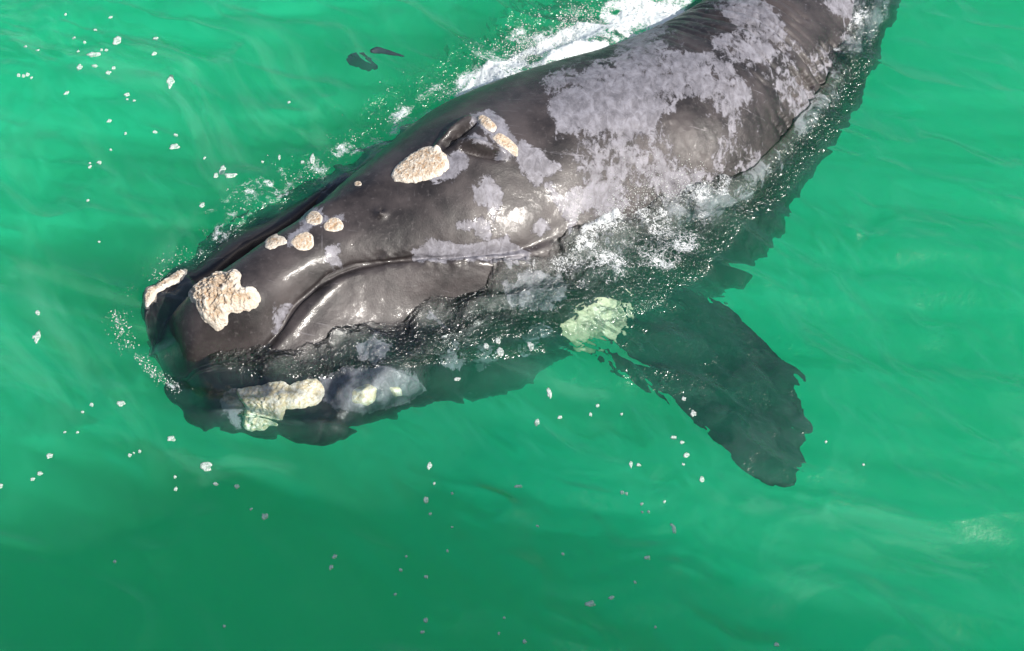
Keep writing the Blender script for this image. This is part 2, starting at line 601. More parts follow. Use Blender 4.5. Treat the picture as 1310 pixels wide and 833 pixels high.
# along, by arc length of the middle of the stations
mid = ctrl.mean(axis=1)
sl = np.concatenate([[0], np.cumsum(np.maximum(np.linalg.norm(np.diff(mid, axis=0), axis=1), .05))])
s_vis = sl[4 + 11]
s_fine = np.concatenate([np.linspace(0, .35, 45, endpoint=False), np.linspace(.35, s_vis + .3, 430, endpoint=False),
                         np.linspace(s_vis + .3, sl[-1], 70)])
body = hermite(sl, s_fine, around)                        # (NU, NV, 3)
NU = len(s_fine)


def grid_normals(g):
    du = np.gradient(g, axis=0)
    dv = (np.roll(g, -1, axis=1) - np.roll(g, 1, axis=1)) / 2
    n = np.cross(dv, du)
    n /= np.maximum(np.linalg.norm(n, axis=2, keepdims=True), 1e-9)
    c = g.mean(axis=1, keepdims=True)
    if np.mean(np.sum(n * (g - c), axis=2)) < 0:
        n = -n
    return n


def cast(tree, px, py):
    """first hit of the pixel's ray, bent where it enters the water"""
    d = ray_dir(px, py)
    hit = tree.ray_cast(Vector(CAM), Vector(d))
    if hit[0] is not None and hit[0].z > -.01:
        return hit
    w = P(px, py, 0.0)
    return tree.ray_cast(Vector(w), Vector(refract(d)))


def on_skin(px, py, bvh=None):
    hit = cast(bvh or bvh0, px, py)
    return np.array(hit[0]) if hit[0] is not None else P(px, py, 0)


# the trunk is evenly rounded
kern = np.exp(-.5 * (np.arange(-36, 37) / 13.0) ** 2); kern /= kern.sum()
sm = sum(w_ * np.roll(body, k_, axis=1) for w_, k_ in zip(kern, range(-36, 37)))
wt = sstep(sl[4 + 5] + .15, sl[4 + 7], s_fine)[:, None, None]
body = body * (1 - wt) + sm * wt
kern = np.exp(-.5 * (np.arange(-20, 21) / 7.0) ** 2); kern /= kern.sum()
sm = sum(w_ * np.roll(body, k_, axis=1) for w_, k_ in zip(kern, range(-20, 21)))
wt = (.85 * sstep(sl[4 + 4] + .1, sl[4 + 6], s_fine))[:, None, None]
body = body * (1 - wt) + sm * wt
for _ in range(30):                                       # and even along its length
    b2 = body.copy()
    b2[1:-1] = (body[:-2] + 2 * body[1:-1] + body[2:]) / 4
    wl = sstep(sl[4 + 4], sl[4 + 5], s_fine)[:, None, None]
    body = body * (1 - wl) + b2 * wl
BV = body.reshape(-1, 3)
NB = grid_normals(body)
BF = grid_faces(NU, NV, True)
bvh0 = BVHTree.FromPolygons([tuple(v) for v in body[::2, ::2].reshape(-1, 3)],
                            [tuple(f) for f in grid_faces(len(range(0, NU, 2)), NV // 2, True)])






def crop(x0, y0, f, pts):
    return [(x0 + x / f, y0 + y / f) for x, y in pts]


def skin_line(pts):
    return np.array([on_skin(*p) for p in pts])


# relief of the skin -------------------------------------------------------------
V0 = BV.copy()
disp = .006 * fbm(V0[:, 0] * 3, V0[:, 1] * 3, V0[:, 2] * 3, seed=11, octaves=3) + .0022 * fbm(V0[:, 0] * 14, V0[:, 1] * 14, V0[:, 2] * 14, seed=12, octaves=3)


def ridge(pts, h, w):
    global disp
    d, par = seg_dist(V0, skin_line(pts))
    disp = disp + h * np.exp(-(d / w) ** 2) * (.6 + .4 * np.sin(np.pi * np.clip(par, .02, .98)))


ridge([(600, 172), (625, 185)], .040, .22)                                   # mound of the blowholes
ridge([(560, 190), (574, 178), (588, 166), (600, 155)], .052, .026)          # blowhole rims
ridge([(588, 184), (608, 187), (630, 192), (646, 199)], .052, .024)
ridge([(570, 187), (590, 173), (606, 160)], -.075, .022)                     # blowholes
ridge([(592, 194), (612, 197), (634, 202)], -.065, .020)
ridge([(262, 390), (300, 368), (325, 378)], .030, .13)                       # bonnet swelling
ridge([(486, 273), (488, 273)], .050, .032)
ridge([(487, 270), (488, 270)], -.055, .014)
ridge([(330, 452), (362, 420), (388, 384), (420, 352), (450, 339), (500, 334), (560, 331), (620, 331), (670, 330)], -.014, .014)
ridge([(345, 452), (375, 424), (400, 392), (430, 362), (455, 350)], .008, .03)   # rolled lip
ridge([(745, 425), (785, 405)], .21, .17)                                    # swelling under the white blaze
ridge([(345, 300), (420, 262), (480, 238)], .012, .06)
# bumpy lip margin
lip = skin_line([(480, 334), (540, 331), (600, 331), (680, 328)])
dl, _ = seg_dist(V0, lip)
disp += .016 * np.exp(-(dl / .06) ** 2) * fbm(V0[:, 0] * 16, V0[:, 1] * 16, V0[:, 2] * 16, seed=5, octaves=3)

s_vert = np.repeat(s_fine, NV)
v_vert = np.tile(ring_x, NU)


def s_of(px, py):
    p = on_skin(px, py)
    return s_vert[np.argmin(((V0 - p) ** 2).sum(1))]


# folds across the back where the trunk bends
sf = s_of(1000, 55)
wob = .035 * fbm(v_vert * 1.3, s_vert * 2, seed=21, octaves=3)
for ds, h, w in ((-.62, .004, .014), (-.52, .004, .012), (-.43, .006, .014), (-.36, .005, .012), (-.24, .008, .016), (-.10, .016, .020), (-.02, .022, .022),
                 (.09, .018, .020), (.17, .012, .016), (.27, .014, .018), (.36, .010, .018), (.46, .010, .02)):
    fade = sstep(-.25, .35, vnoise(v_vert * .9 + ds * 31, s_vert * 0 + ds * 17, seed=9) + .35) * sstep(2.5, 5, v_vert) * (1 - sstep(13, 15, v_vert))
    disp -= h * 2.1 * np.exp(-((s_vert + wob - sf - ds) / w) ** 2) * fade
trunk = sstep(s_of(700, 180), s_of(800, 150), s_vert)
disp += trunk * .004 * fbm(s_vert * 30, v_vert * 1.2, seed=31, octaves=3)
disp += trunk * .003 * fbm(V0[:, 0] * 25, V0[:, 1] * 25, V0[:, 2] * 25, seed=33, octaves=3)
front_fade = sstep(0.0, .12, s_vert)
BV = V0 + NB.reshape(-1, 3) * (disp * front_fade)[:, None]
body = BV.reshape(NU, NV, 3)
bvh = BVHTree.FromPolygons(BV.tolist(), BF.tolist())

# coloured patches: signed distances in the unrolled skin ---------------------------
arc = np.zeros((NU, NV))
arc[:, 1:] = np.cumsum(np.linalg.norm(np.diff(body, axis=1), axis=2), axis=1)
arc -= arc[:, 10 * per][:, None]
UVS = np.stack([s_vert, arc.ravel()], -1)


def uv_of(px, py):
    hit = cast(bvh, px, py)
    if hit[0] is None:
        return None
    f = BF[hit[2]]
    p = np.array(hit[0])
    w = 1 / (np.linalg.norm(BV[f] - p, axis=1) + 1e-5)
    return (UVS[f] * w[:, None]).sum(0) / w.sum()


PALE = np.full(NU * NV, -.3)
WHITE = np.full(NU * NV, -.3)
MOTT = np.zeros(NU * NV)


def patch_mask(target, pts, grow=0.0):
    q = [uv_of(*p) for p in pts]
    q = np.array([x for x in q if x is not None])
    if len(q) < 3:
        return
    lo, hi = q.min(0) - .35, q.max(0) + .35
    m = (UVS[:, 0] > lo[0]) & (UVS[:, 0] < hi[0]) & (UVS[:, 1] > lo[1]) & (UVS[:, 1] < hi[1])
    target[m] = np.maximum(target[m], poly_sdf(UVS[m], q) + grow)


for pts in (
    [(553, 210), (575, 195), (590, 192), (600, 205), (596, 218), (580, 228), (560, 234), (548, 230)],
    [(606, 236), (618, 232), (622, 220), (632, 228), (638, 236), (646, 248), (642, 262), (632, 282), (622, 268), (610, 258)],
    [(580, 290), (600, 280), (615, 276), (624, 286), (632, 296), (626, 310), (614, 308), (608, 296), (594, 294)],
    [(528, 322), (540, 312), (552, 302), (565, 308), (580, 312), (600, 310), (640, 300), (650, 298), (655, 310), (680, 325), (676, 340), (640, 338), (600, 332), (560, 333), (535, 335)],
    [(682, 286), (692, 277), (701, 282), (703, 292), (694, 303), (683, 300)],
    [(696, 234), (704, 231), (712, 244), (722, 250), (730, 243), (745, 238), (775, 230), (800, 240), (785, 258), (745, 272), (736, 290), (733, 302), (726, 297), (722, 275), (712, 262), (702, 248)],
    [(418, 316), (432, 313), (435, 326), (437, 341), (424, 346), (417, 334)],
    [(353, 391), (366, 388), (376, 391), (368, 403), (360, 417), (351, 426), (350, 408)],
    [(366, 302), (378, 297), (385, 288), (393, 270), (408, 267), (420, 277), (441, 275), (443, 284), (425, 286), (400, 291), (392, 297), (382, 306), (370, 318)],
    [(652, 185), (668, 178), (692, 190), (717, 214), (714, 223), (697, 226), (688, 239), (674, 231), (667, 215), (658, 200)],
    [(600, 150), (625, 140), (650, 160), (662, 180), (650, 200), (636, 205), (640, 190), (625, 175)],
    [(592, 178), (606, 168), (622, 176), (630, 188), (606, 183)],
    [(700, 130), (725, 112), (760, 112), (790, 100), (830, 110), (850, 140), (830, 175), (790, 165), (760, 175), (735, 160), (712, 165)],
    # under the water on the lower jaw
    [(405, 482), (440, 472), (480, 468), (530, 480), (542, 500), (520, 520), (470, 530), (430, 525), (410, 510)],
    [(455, 442), (480, 428), (500, 445), (495, 462), (462, 462)], [(560, 452), (585, 445), (600, 462), (585, 474), (562, 470)],
    [(280, 508), (300, 498), (318, 520), (308, 545), (288, 535)], [(610, 445), (628, 440), (634, 462), (616, 470)],
    [(660, 425), (690, 415), (700, 440), (676, 450)], [(640, 360), (680, 345), (720, 350), (730, 380), (690, 395), (650, 385)],
    [(545, 404), (556, 402), (568, 412), (574, 421), (566, 420), (556, 409)],
):
    patch_mask(PALE, pts)
patch_mask(WHITE, grow=.02, pts=[(722, 412), (745, 400), (765, 388), (790, 384), (806, 396), (800, 412), (790, 432), (770, 446), (735, 450), (724, 440)])
MOTT = .66 * sstep(s_of(672, 190), s_of(735, 170), s_vert + .10 * fbm(v_vert * 1.5, s_vert * 5, seed=40))
MOTT *= .35 + .65 * sstep(3.0, 4.6, v_vert)
MOTT *= 1 - .55 * sstep(10.5, 12.5, v_vert) * (1 - sstep(s_of(780, 100), s_of(900, 60), s_vert))
MOTT = MOTT * (.55 + .45 * sstep(-.25, .2, fbm(V0[:, 0] * 2.2, V0[:, 1] * 2.2, V0[:, 2] * 2.2, seed=44, octaves=3) + .12))
# the lower jaw and flanks under water carry faint cloudy patches too
MOTT = np.maximum(MOTT, .12 * (1 - sstep(3.2, 4.2, v_vert)) * sstep(1.0, 2.0, v_vert))


# flippers: part of the body mesh ------------------------------------------------------
def flipper(lead, trail, thick=.13, nu=70, nv=48):
    """lead / trail: lists of (px, py, z) from the root to the tip"""
    L = np.array([PR(*p) for p in lead]); T = np.array([PR(*p) for p in trail])
    tl = np.linspace(0, 1, len(L)); tt = np.linspace(0, 1, len(T))
    u = np.linspace(0, 1, nu)
    Lc = hermite(tl, u, L); Tc = hermite(tt, u, T)
    ang = np.linspace(0, 2 * np.pi, nv, endpoint=False)
    c = (1 - np.cos(ang)) / 2
    th = np.sin(ang) * (.35 + .65 * np.sqrt(np.clip(1 - c, 0, 1))) * .5
    pts = Lc[:, None] * (1 - c)[None, :, None] + Tc[:, None] * c[None, :, None]
    tk = thick * (1 - .72 * u ** 1.2) * np.where(u > .97, .6, 1)
    pts[:, :, 2] += th[None] * tk[:, None]
    n = .012 * fbm(pts[:, :, 0].ravel() * 5, pts[:, :, 1].ravel() * 5, seed=61, octaves=4).reshape(nu, nv)
    pts[:, :, 2] += n * np.sign(th)[None]
    # ragged margins
    ed = (np.abs(c - .5) * 2) ** 3
    rg = fbm(pts[:, :, 0].ravel() * 9 + pts[:, :, 1].ravel() * 5, pts[:, :, 1].ravel() * 16, seed=63, octaves=3).reshape(nu, nv)
    pts += ((Tc - Lc) / np.maximum(np.linalg.norm(Tc - Lc, axis=1, keepdims=True), .05))[:, None] * (.030 * rg * ed[None])[:, :, None]
    f = grid_faces(nu, nv, True)
    return pts.reshape(-1, 3), f


fl_v, fl_f = flipper([(772, 436, -.66), (786, 466, -.56), (834, 497, -.52), (877, 532, -.51), (922, 575, -.52), (958, 606, -.54), (1000, 621, -.56), (1024, 612, -.57)],
                     [(800, 385, -.90), (872, 376, -.62), (930, 398, -.53), (975, 430, -.52), (1010, 462, -.52), (1027, 500, -.54), (1031, 560, -.56), (1024, 604, -.57)])
fr_v, fr_f = flipper([(690, 170, -1.8), (680, 130, -2.4), (672, 90, -3.0), (668, 50, -3.5), (672, 10, -4.0), (680, -15, -4.3), (690, -25, -4.4)],
                     [(760, 140, -1.8), (770, 100, -2.4), (778, 70, -3.0), (780, 30, -3.5), (760, 0, -4.0), (725, -22, -4.3), (694, -27, -4.4)], thick=.10)
allv = np.vstack([BV, fl_v, fr_v])
allf = np.vstack([BF, fl_f + len(BV), fr_f + len(BV) + len(fl_v)])
nfl = len(fl_v) + len(fr_v)


def flukes():
    """tail flukes far out of the picture, so that the animal is whole"""
    e, d = np.array([dpt[-1][0], dpt[-1][1], -.83]), np.append(tg[-1], 0)
    l = np.append(LAT[-1], 0)
    out_v, out_f, base = [], [], 0
    for sd_ in (1, -1):
        u = np.linspace(0, 1, 24)
        le = e - d * .25 + l * sd_ * (u * 1.7)[:, None] + d * (1.0 * u ** 1.3)[:, None]
        te = e + d * .45 + l * sd_ * (u * 1.7)[:, None] + d * (.32 * u + .18 * np.sin(u * np.pi))[:, None]
        ang = np.linspace(0, 2 * np.pi, 20, endpoint=False)
        c = (1 - np.cos(ang)) / 2
        pts = le[:, None] * (1 - c)[None, :, None] + te[:, None] * c[None, :, None]
        pts[:, :, 2] += (np.sin(ang) * .5)[None] * (.14 * (1 - .8 * u))[:, None]
        f = grid_faces(24, 20, True)
        out_v.append(pts.reshape(-1, 3)); out_f.append(f + base); base += 480
    return np.vstack(out_v), np.vstack(out_f)


ta_v, ta_f = flukes()
allf = np.vstack([allf, ta_f + len(allv)])
allv = np.vstack([allv, ta_v])
nfl += len(ta_v)

whale = bpy.data.objects.new('right_whale', None)
COL.objects.link(whale)
tag(whale, 'dark grey whale with pale skin patches and sandy callosities swimming at the surface', 'whale')
body_me = mesh_np('body', allv, allf)
attr(body_me, 'pale', np.concatenate([PALE, np.full(nfl, -.06)]))
attr(body_me, 'white', np.concatenate([WHITE, np.full(nfl, -.3)]))
attr(body_me, 'mottle', np.concatenate([MOTT, np.full(nfl, .10)]))
BLACK_SHADE = np.maximum(.85 * (1 - sstep(3.4, 4.6, v_vert + .5 * fbm(s_vert * 4, v_vert * 2, seed=95))) * (v_vert > 0), .7 * (1 - sstep(.10, .42, s_vert)))  # black jaw skin; underwater dimness and snout shade painted into the colour
BLACK_SHADE = np.maximum(BLACK_SHADE, .8 * sstep(13.2, 14.5, v_vert))
attr(body_me, 'black_shade', np.concatenate([BLACK_SHADE, np.full(nfl, .55)]))
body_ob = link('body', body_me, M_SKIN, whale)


# callosities: rough crusts grown on the skin ---------------------------------------------
def callosity(pts, height, step=.0065, seed=0, label=None, knob=1.0, mat=None, fallback=None, reach=0.0):
    hits = [cast(bvh, *p) for p in pts]
    if fallback is not None:
        hits = [h if h[0] is not None and h[0].z > fallback - .06 else (Vector(P(*p, fallback)), Vector((0, 0, 1))) for h, p in zip(hits, pts)]
    hits = [h if h[0] is not None else bvh.find_nearest(Vector(PR(*p, -.22))) for h, p in zip(hits, pts)]
    p3 = np.array([h[0] for h in hits])
    c = p3.mean(0)
    nr = bvh.find_nearest(Vector(c), 1.0)
    n = np.array([h[1] for h in hits]).mean(0) + np.array(nr[1])
    if n @ (CAM - c) < 0:
        n = -n
    n /= np.linalg.norm(n)
    e1 = np.cross(n, [0, 0, 1.0]); e1 /= np.linalg.norm(e1)
    e2 = np.cross(n, e1)
    q = np.stack([(p3 - c) @ e1, (p3 - c) @ e2], -1)
    # rounded outline
    k = len(q)
    tt = np.arange(-2, k + 3)
    qc = hermite(tt.astype(float), np.linspace(0, k, k * 6, endpoint=False), q[tt % k])
    lo, hi = qc.min(0) - .03, qc.max(0) + .03
    xs, ys = np.arange(lo[0], hi[0], step), np.arange(lo[1], hi[1], step)
    GX, GY = np.meshgrid(xs, ys, indexing='ij')
    g = np.stack([GX.ravel(), GY.ravel()], -1)
    sdv = poly_sdf(g, qc)
    size = math.sqrt(abs(np.ptp(q[:, 0]) * np.ptp(q[:, 1])))
    sdv = sdv + min(.015, .055 * size) * fbm(g[:, 0] * 22, g[:, 1] * 22, seed=seed + 70, octaves=3)
    keep = sdv > -.010
    co = np.zeros((len(g), 3))
    lump = fbm(g[:, 0] * 16, g[:, 1] * 16, seed=seed + 3, octaves=3)
    cell = np.abs(fbm(g[:, 0] * 34, g[:, 1] * 34, seed=seed + 5, octaves=3)) + .5 * np.abs(fbm(g[:, 0] * 80, g[:, 1] * 80, seed=seed + 6, octaves=2))
    hgt = height * (1 - np.exp(-np.clip(sdv, 0, 1) / min(.016, size * .07))) + np.where(sdv < 0, sdv * .8, 0)
    hgt = hgt + sstep(0, .025, sdv) * height * knob * (.32 * lump - .55 * cell + .12)
    for i in np.nonzero(keep)[0]:
        o = c + e1 * g[i, 0] + e2 * g[i, 1]
        h = bvh.ray_cast(Vector(o + n * .35), Vector(-n), .8)
        if fallback is not None and (h[0] is None or h[0].z < fallback - .05):
            co[i] = np.array([o[0], o[1], max(o[2], fallback - .05)]) + n * (hgt[i] - .02)
            continue
        if h[0] is None:
            keep[i] = False
            continue
        if reach and abs((np.array(h[0]) - o) @ n) > reach:
            keep[i] = False
            continue
        co[i] = np.array(h[0]) + n * (hgt[i] - .002)
    f = grid_faces(len(xs), len(ys))
    f = f[keep[f].all(1)]
    used = np.unique(f)
    mp = np.full(len(g), -1); mp[used] = np.arange(len(used))
    me = mesh_np('callosity', co[used], mp[f][:, ::-1] if np.cross(e1, e2) @ n > 0 else mp[f])
    attr(me, 'pit', (cell * (.6 + .4 * (lump < 0)))[used]); attr(me, 'rim', (sdv / (size * .5))[used])
    o = link('callosity', me, mat or M_CALL, whale)
    if label:
        o['label'] = label
    return o


def oval(cx, cy, rx, ry, rot=0.0, n=10):
    r = math.radians(rot)
    out = []
    for k in range(n):
        a = 2 * math.pi * k / n
        j = 1 + .08 * math.sin(3 * a + cx)
        x, y = rx * j * math.cos(a), ry * j * math.sin(a)
        out.append((cx + x * math.cos(r) - y * math.sin(r), cy + x * math.sin(r) + y * math.cos(r)))
    return out


C1 = lambda pts: crop(140, 230, 2.45, pts)
C2 = lambda pts: crop(430, 80, 2.603, pts)
C5 = lambda pts: crop(240, 440, 3.64, pts)
callosity(C1([(250, 315), (300, 275), (345, 262), (366, 270), (354, 288), (395, 283), (416, 297), (412, 335), (445, 335), (470, 362), (466, 395), (440, 412), (408, 412),
              (374, 425), (366, 458), (340, 478), (308, 452), (285, 425), (268, 395), (248, 370)]), .040, seed=1, knob=1.6, reach=.16, label='large jagged sandy crust on the snout tip')
callosity(C2([(183, 375), (212, 332), (260, 297), (300, 281), (345, 285), (372, 315), (377, 350), (345, 376), (290, 396), (240, 403), (200, 398)]), .024, seed=2, knob=.6,
          label='big smooth oval crust in front of the blowholes')
callosity(oval(352, 309, 14, 9, -15), .011, seed=3, knob=.4, reach=.07, step=.004)
callosity(oval(388, 309, 15, 12), .012, seed=4, knob=.4, reach=.07, step=.004)
callosity(oval(402, 279, 11.5, 9), .010, seed=5, knob=.4, reach=.07, step=.004)
callosity(oval(427, 288, 13, 9.5), .011, seed=6, knob=.4, reach=.07, step=.004)
callosity(oval(458, 235, 5, 3.2), .010, seed=7)
callosity(C2([(470, 187), (490, 178), (520, 195), (533, 215), (526, 231), (505, 223), (484, 208)]), .022, seed=8)
callosity(C2([(519, 247), (545, 235), (580, 258), (606, 285), (604, 312), (585, 305), (560, 285), (535, 265)]), .024, seed=9)
callosity(C1([(100, 385), (120, 345), (160, 315), (205, 285), (240, 285), (232, 312), (190, 332), (152, 362), (136, 400), (115, 412)]), .036, seed=10, fallback=.05,
          label='crust on the tip of the lower lip')
callosity(C5([(228, 215), (300, 198), (400, 178), (465, 185), (472, 240), (462, 300), (445, 345), (425, 372), (350, 382), (285, 384), (262, 365), (270, 320), (250, 270)]), .045, seed=11, mat=M_CREAM,
          label='broad cream crust on the chin under the water')
callosity(C5([(450, 205), (530, 172), (600, 165), (640, 215), (610, 275), (545, 300), (450, 300)]), .022, seed=12, mat=M_CREAM)
callosity(C5([(770, 222), (850, 195), (890, 230), (860, 282), (783, 276)]), .022, seed=13, mat=M_CREAM)
callosity(C5([(944, 200), (992, 198), (998, 242), (958, 248)]), .026, seed=14, mat=M_CREAM)

# ------------------------------------------------------------------ water
def axis_coords(lo, hi, step, far, f0, f1, fstep):
    a = np.concatenate([np.arange(lo, f0, step), np.arange(f0, f1, fstep), np.arange(f1, hi, step)])
    out, d = [], step
    x = hi
    while x < far:
        out.append(x); d *= 1.25; x += d
    out.append(far)
    neg, d, x = [], step, lo
    while x > -far:
        d *= 1.25; x -= d
        neg.append(max(x, -far))
    return np.concatenate([neg[::-1], a, out])


WS = .011
gx = axis_coords(-4.4, 4.4, WS, 160., -2.0, 1.3, .0065)
gy = axis_coords(-2.7, 3.7, WS, 160., -.6, 1.0, .0065)
X, Y = np.meshgrid(gx, gy, indexing='ij')
nx, ny = X.shape
xy = np.stack([X.ravel(), Y.ravel()], -1)

# height of the skin under every point of the sheet (-9 where there is none), on a coarser raster
sx = np.arange(-2.7, 3.4, .03); sy = np.arange(-1.6, 3.9, .03)
SK = np.full((len(sx), len(sy)), -2.0)
for i, x in enumerate(sx):
    for j, y in enumerate(sy):
        h = bvh.ray_cast(Vector((x, y, 3)), Vector((0, 0, -1)), 6)
        if h[0] is not None:
            SK[i, j] = h[0].z


def sample(grid, ax, ay, x, y, out):
    fx = (x - ax[0]) / (ax[1] - ax[0]); fy = (y - ay[0]) / (ay[1] - ay[0])
    ok = (fx >= 0) & (fy >= 0) & (fx < len(ax) - 1.001) & (fy < len(ay) - 1.001)
    i = np.clip(fx.astype(int), 0, len(ax) - 2); j = np.clip(fy.astype(int), 0, len(ay) - 2)
    u, v = fx - i, fy - j
    r = (grid[i, j] * (1 - u) + grid[i + 1, j] * u) * (1 - v) + (grid[i, j + 1] * (1 - u) + grid[i + 1, j + 1] * u) * v
    return np.where(ok, r, out)


skin = sample(SK, sx, sy, X, Y, -2.0)
shallow = np.exp(-np.clip(-skin, 0, 3) / .35) * (skin > -1.9)        # 1 at the water line, fading with depth


def near(pts, w, z=0.0):
    d, par = seg_dist(xy, np.array([P(*(p if len(p) == 3 else (*p, z)))[:2] for p in pts]))
    return np.exp(-(d / w) ** 2).reshape(nx, ny), par.reshape(nx, ny)


def area(pts, soft):
    q = np.array([P(*p, 0.0)[:2] for p in pts])
    lo, hi = q.min(0) - 3 * soft, q.max(0) + 3 * soft
    m = (xy[:, 0] > lo[0]) & (xy[:, 0] < hi[0]) & (xy[:, 1] > lo[1]) & (xy[:, 1] < hi[1])
    out = np.zeros(len(xy))
    out[m] = sstep(-soft, soft, poly_sdf(xy[m], q))
    return out.reshape(nx, ny)


def rot(a):
    return X * math.cos(a) + Y * math.sin(a), -X * math.sin(a) + Y * math.cos(a)


def crest(n):
    return 1 - np.abs(n) * 2.2


fadeout = 1 / (1 + (np.maximum(np.abs(X) - 5, 0) + np.maximum(np.abs(Y) - 5, 0)) * .05)
Z = .030 * fbm(X * .55 + 3, Y * .8, seed=3, octaves=2)
u1, v1 = rot(-.75)
u2, v2 = rot(-.35)
u3, v3 = rot(-.95)
patch = .40 + .60 * sstep(.0, .5, fbm(X * .55 + 7, Y * .55, seed=71, octaves=2) + .2)
wx_, wy_ = .25 * fbm(X * .9, Y * .9, seed=74, octaves=2), .25 * fbm(X * .9 + 9, Y * .9, seed=75, octaves=2)
Z += .020 * crest(fbm(u1 * .55 + wx_, v1 * 2.1 + wy_, seed=4, octaves=2))
Z += .032 * crest(fbm(u2 * 1.2 + wx_ * 2, v2 * 2.9 + wy_ * 2, seed=5, octaves=2))
Z += .038 * patch * fbm(u3 * 1.7 + wx_ * 3, v3 * 4.6 + wy_ * 3, seed=72, octaves=2)
Z += .0125 * patch * fbm(u3 * 4 + wx_ * 6, v3 * 10 + wy_ * 6, seed=76, octaves=2)
Z += .0020 * patch * fbm(u3 * 9, v3 * 26, seed=73, octaves=2)
Z *= fadeout
chop_jaw = area([(270, 452), (330, 448), (400, 432), (470, 405), (560, 375), (640, 345), (700, 330), (760, 290), (850, 245), (950, 235), (985, 250), (940, 300), (900, 350), (820, 400),
                 (730, 430), (620, 440), (520, 460), (420, 480), (330, 480), (275, 470)], .06)
chop_side = area([(430, 225), (500, 175), (560, 130), (600, 95), (700, 50), (800, -20), (700, -30), (560, 70), (470, 130), (430, 190), (330, 260), (250, 320), (240, 345), (330, 290)], .10)
chop_right = area([(950, 240), (1010, 180), (1050, 130), (1080, 80), (1060, -10), (1140, -10), (1120, 60), (1095, 130), (1050, 200), (980, 280)], .06)
chop_flip = area([(720, 380), (900, 360), (1030, 440), (1050, 620), (960, 620), (820, 500), (720, 480)], .10)
# ring waves spreading from the flipper and the jaw
cA = P(760, 470)[:2]
rA = np.hypot(X - cA[0], Y - cA[1])
wA = np.exp(-((rA - 1.1) / .55) ** 2) * sstep(.2, .9, -(Y - cA[1]) + .25 * (X - cA[0]))
Z += .016 * chop_side * crest(fbm(u3 * 4 + wx_ * 5, v3 * 8 + wy_ * 5, seed=77, octaves=2))
Z += .0085 * np.sin(rA * 34 + 3.0 * fbm(X * 2.2, Y * 2.2, seed=15, octaves=3)) * wA * (.5 + .5 * vnoise(X * 2.5, Y * 2.5, seed=16))
Z += .006 * crest(fbm(X * 3.2 - Y * 1.2, Y * 2.0 + X * 1.4, seed=17, octaves=3)) * wA

Z += (.0036 * chop_jaw + .006 * chop_side + .005 * chop_right) * fbm(X * 16, Y * 16, seed=8, octaves=3, gain=.6)
Z += (.0022 * chop_jaw + .002 * chop_side + .003 * chop_right) * fbm(X * 38, Y * 44, seed=18, octaves=2)
Z += (.0011 * chop_jaw + 0.0011 * chop_flip) * fbm(X * 75, Y * 85, seed=38, octaves=1)
Z += .0080 * chop_flip * crest(fbm(u1 * 4.0, v1 * 9.0, seed=19, octaves=3))
Z += .0100 * chop_jaw * fbm(X * 7 + Y * 2, Y * 10, seed=78, octaves=2)
Z += .0065 * shallow * fbm(X * 5, Y * 9 + X * 2, seed=79, octaves=2)
Z += .0035 * shallow * fbm(X * 9, Y * 12, seed=9, octaves=3)
g1, _ = near([(268, 452), (321, 461), (352, 474), (420, 473), (489, 465), (520, 466), (600, 458), (690, 450)], .035)
g2, _ = near([(330, 450), (405, 434), (439, 419), (489, 406), (561, 379), (615, 362), (680, 340)], .035)
g3, _ = near([(700, 332), (760, 295), (830, 255), (945, 238)], .05)
Z += (.011 * g1 + .009 * g2 + .006 * g3) * fbm(X * 55, Y * 60, seed=39, octaves=2)
# water pushed up along the far side of the head and around the trunk
m, par = near([(330, 290), (430, 245), (507, 198), (560, 160), (610, 125), (690, 85), (780, 50)], .16, .08)
Z += .10 * m * sstep(0, .3, par) * (1 + .25 * fbm(u1 * 5, v1 * 5, seed=22, octaves=3))
m, par = near([(640, 350), (760, 300), (850, 262), (945, 240)], .13)
Z += .07 * m * (1 + .5 * fbm(X * 7, Y * 7, seed=23, octaves=3))
m, par = near([(955, 240), (1000, 195), (1040, 150), (1068, 100)], .05)
Z += .035 * m
m, par = near([(150, 400), (160, 440), (190, 475), (240, 515)], .035)
Z += .009 * m
m, par = near([(175, 395), (188, 440), (215, 480), (260, 520)], .05)
Z += .007 * m

# foam on the surface
FOAM = np.zeros_like(X)
streak = fbm(u2 * 3.0, v2 * 9, seed=24, octaves=4)
cloud = fbm(X * 6, Y * 6, seed=25, octaves=5, gain=.6)
wash = area([(575, 128), (600, 100), (640, 75), (700, 48), (760, 18), (790, -25), (900, -25), (870, 40), (810, 72), (750, 96), (680, 118), (630, 136), (595, 145)], .06)
FOAM = np.maximum(FOAM, wash * (.70 + .55 * cloud))
wash2 = area([(430, 225), (470, 165), (520, 125), (590, 85), (660, 25), (740, 0), (760, 30), (680, 70), (610, 115), (560, 150), (500, 195)], .10)
FOAM = np.maximum(FOAM, wash2 * (.46 + .42 * cloud + .22 * streak))
nearf = area([(745, 296), (776, 270), (830, 247), (884, 238), (940, 230), (935, 262), (880, 275), (820, 300), (760, 330), (720, 340)], .05)
FOAM = np.maximum(FOAM, nearf * (.56 + .30 * cloud))
nearg = area([(640, 345), (700, 330), (800, 290), (930, 255), (900, 330), (830, 370), (740, 380), (660, 370)], .08)
FOAM = np.maximum(FOAM, nearg * (.44 + .32 * cloud))
bits = area([(240, 335), (262, 260), (300, 240), (400, 190), (470, 165), (480, 200), (420, 235), (330, 285), (262, 335)], .08)
FOAM = np.maximum(FOAM, bits * (.40 + .34 * fbm(X * 13, Y * 13, seed=26, octaves=3, gain=.6)))
m, par = near([(148, 385), (152, 420), (168, 455), (200, 485), (235, 505)], .035)
FOAM = np.maximum(FOAM, m * (.42 + .35 * fbm(X * 15, Y * 15, seed=27, octaves=3, gain=.6)))
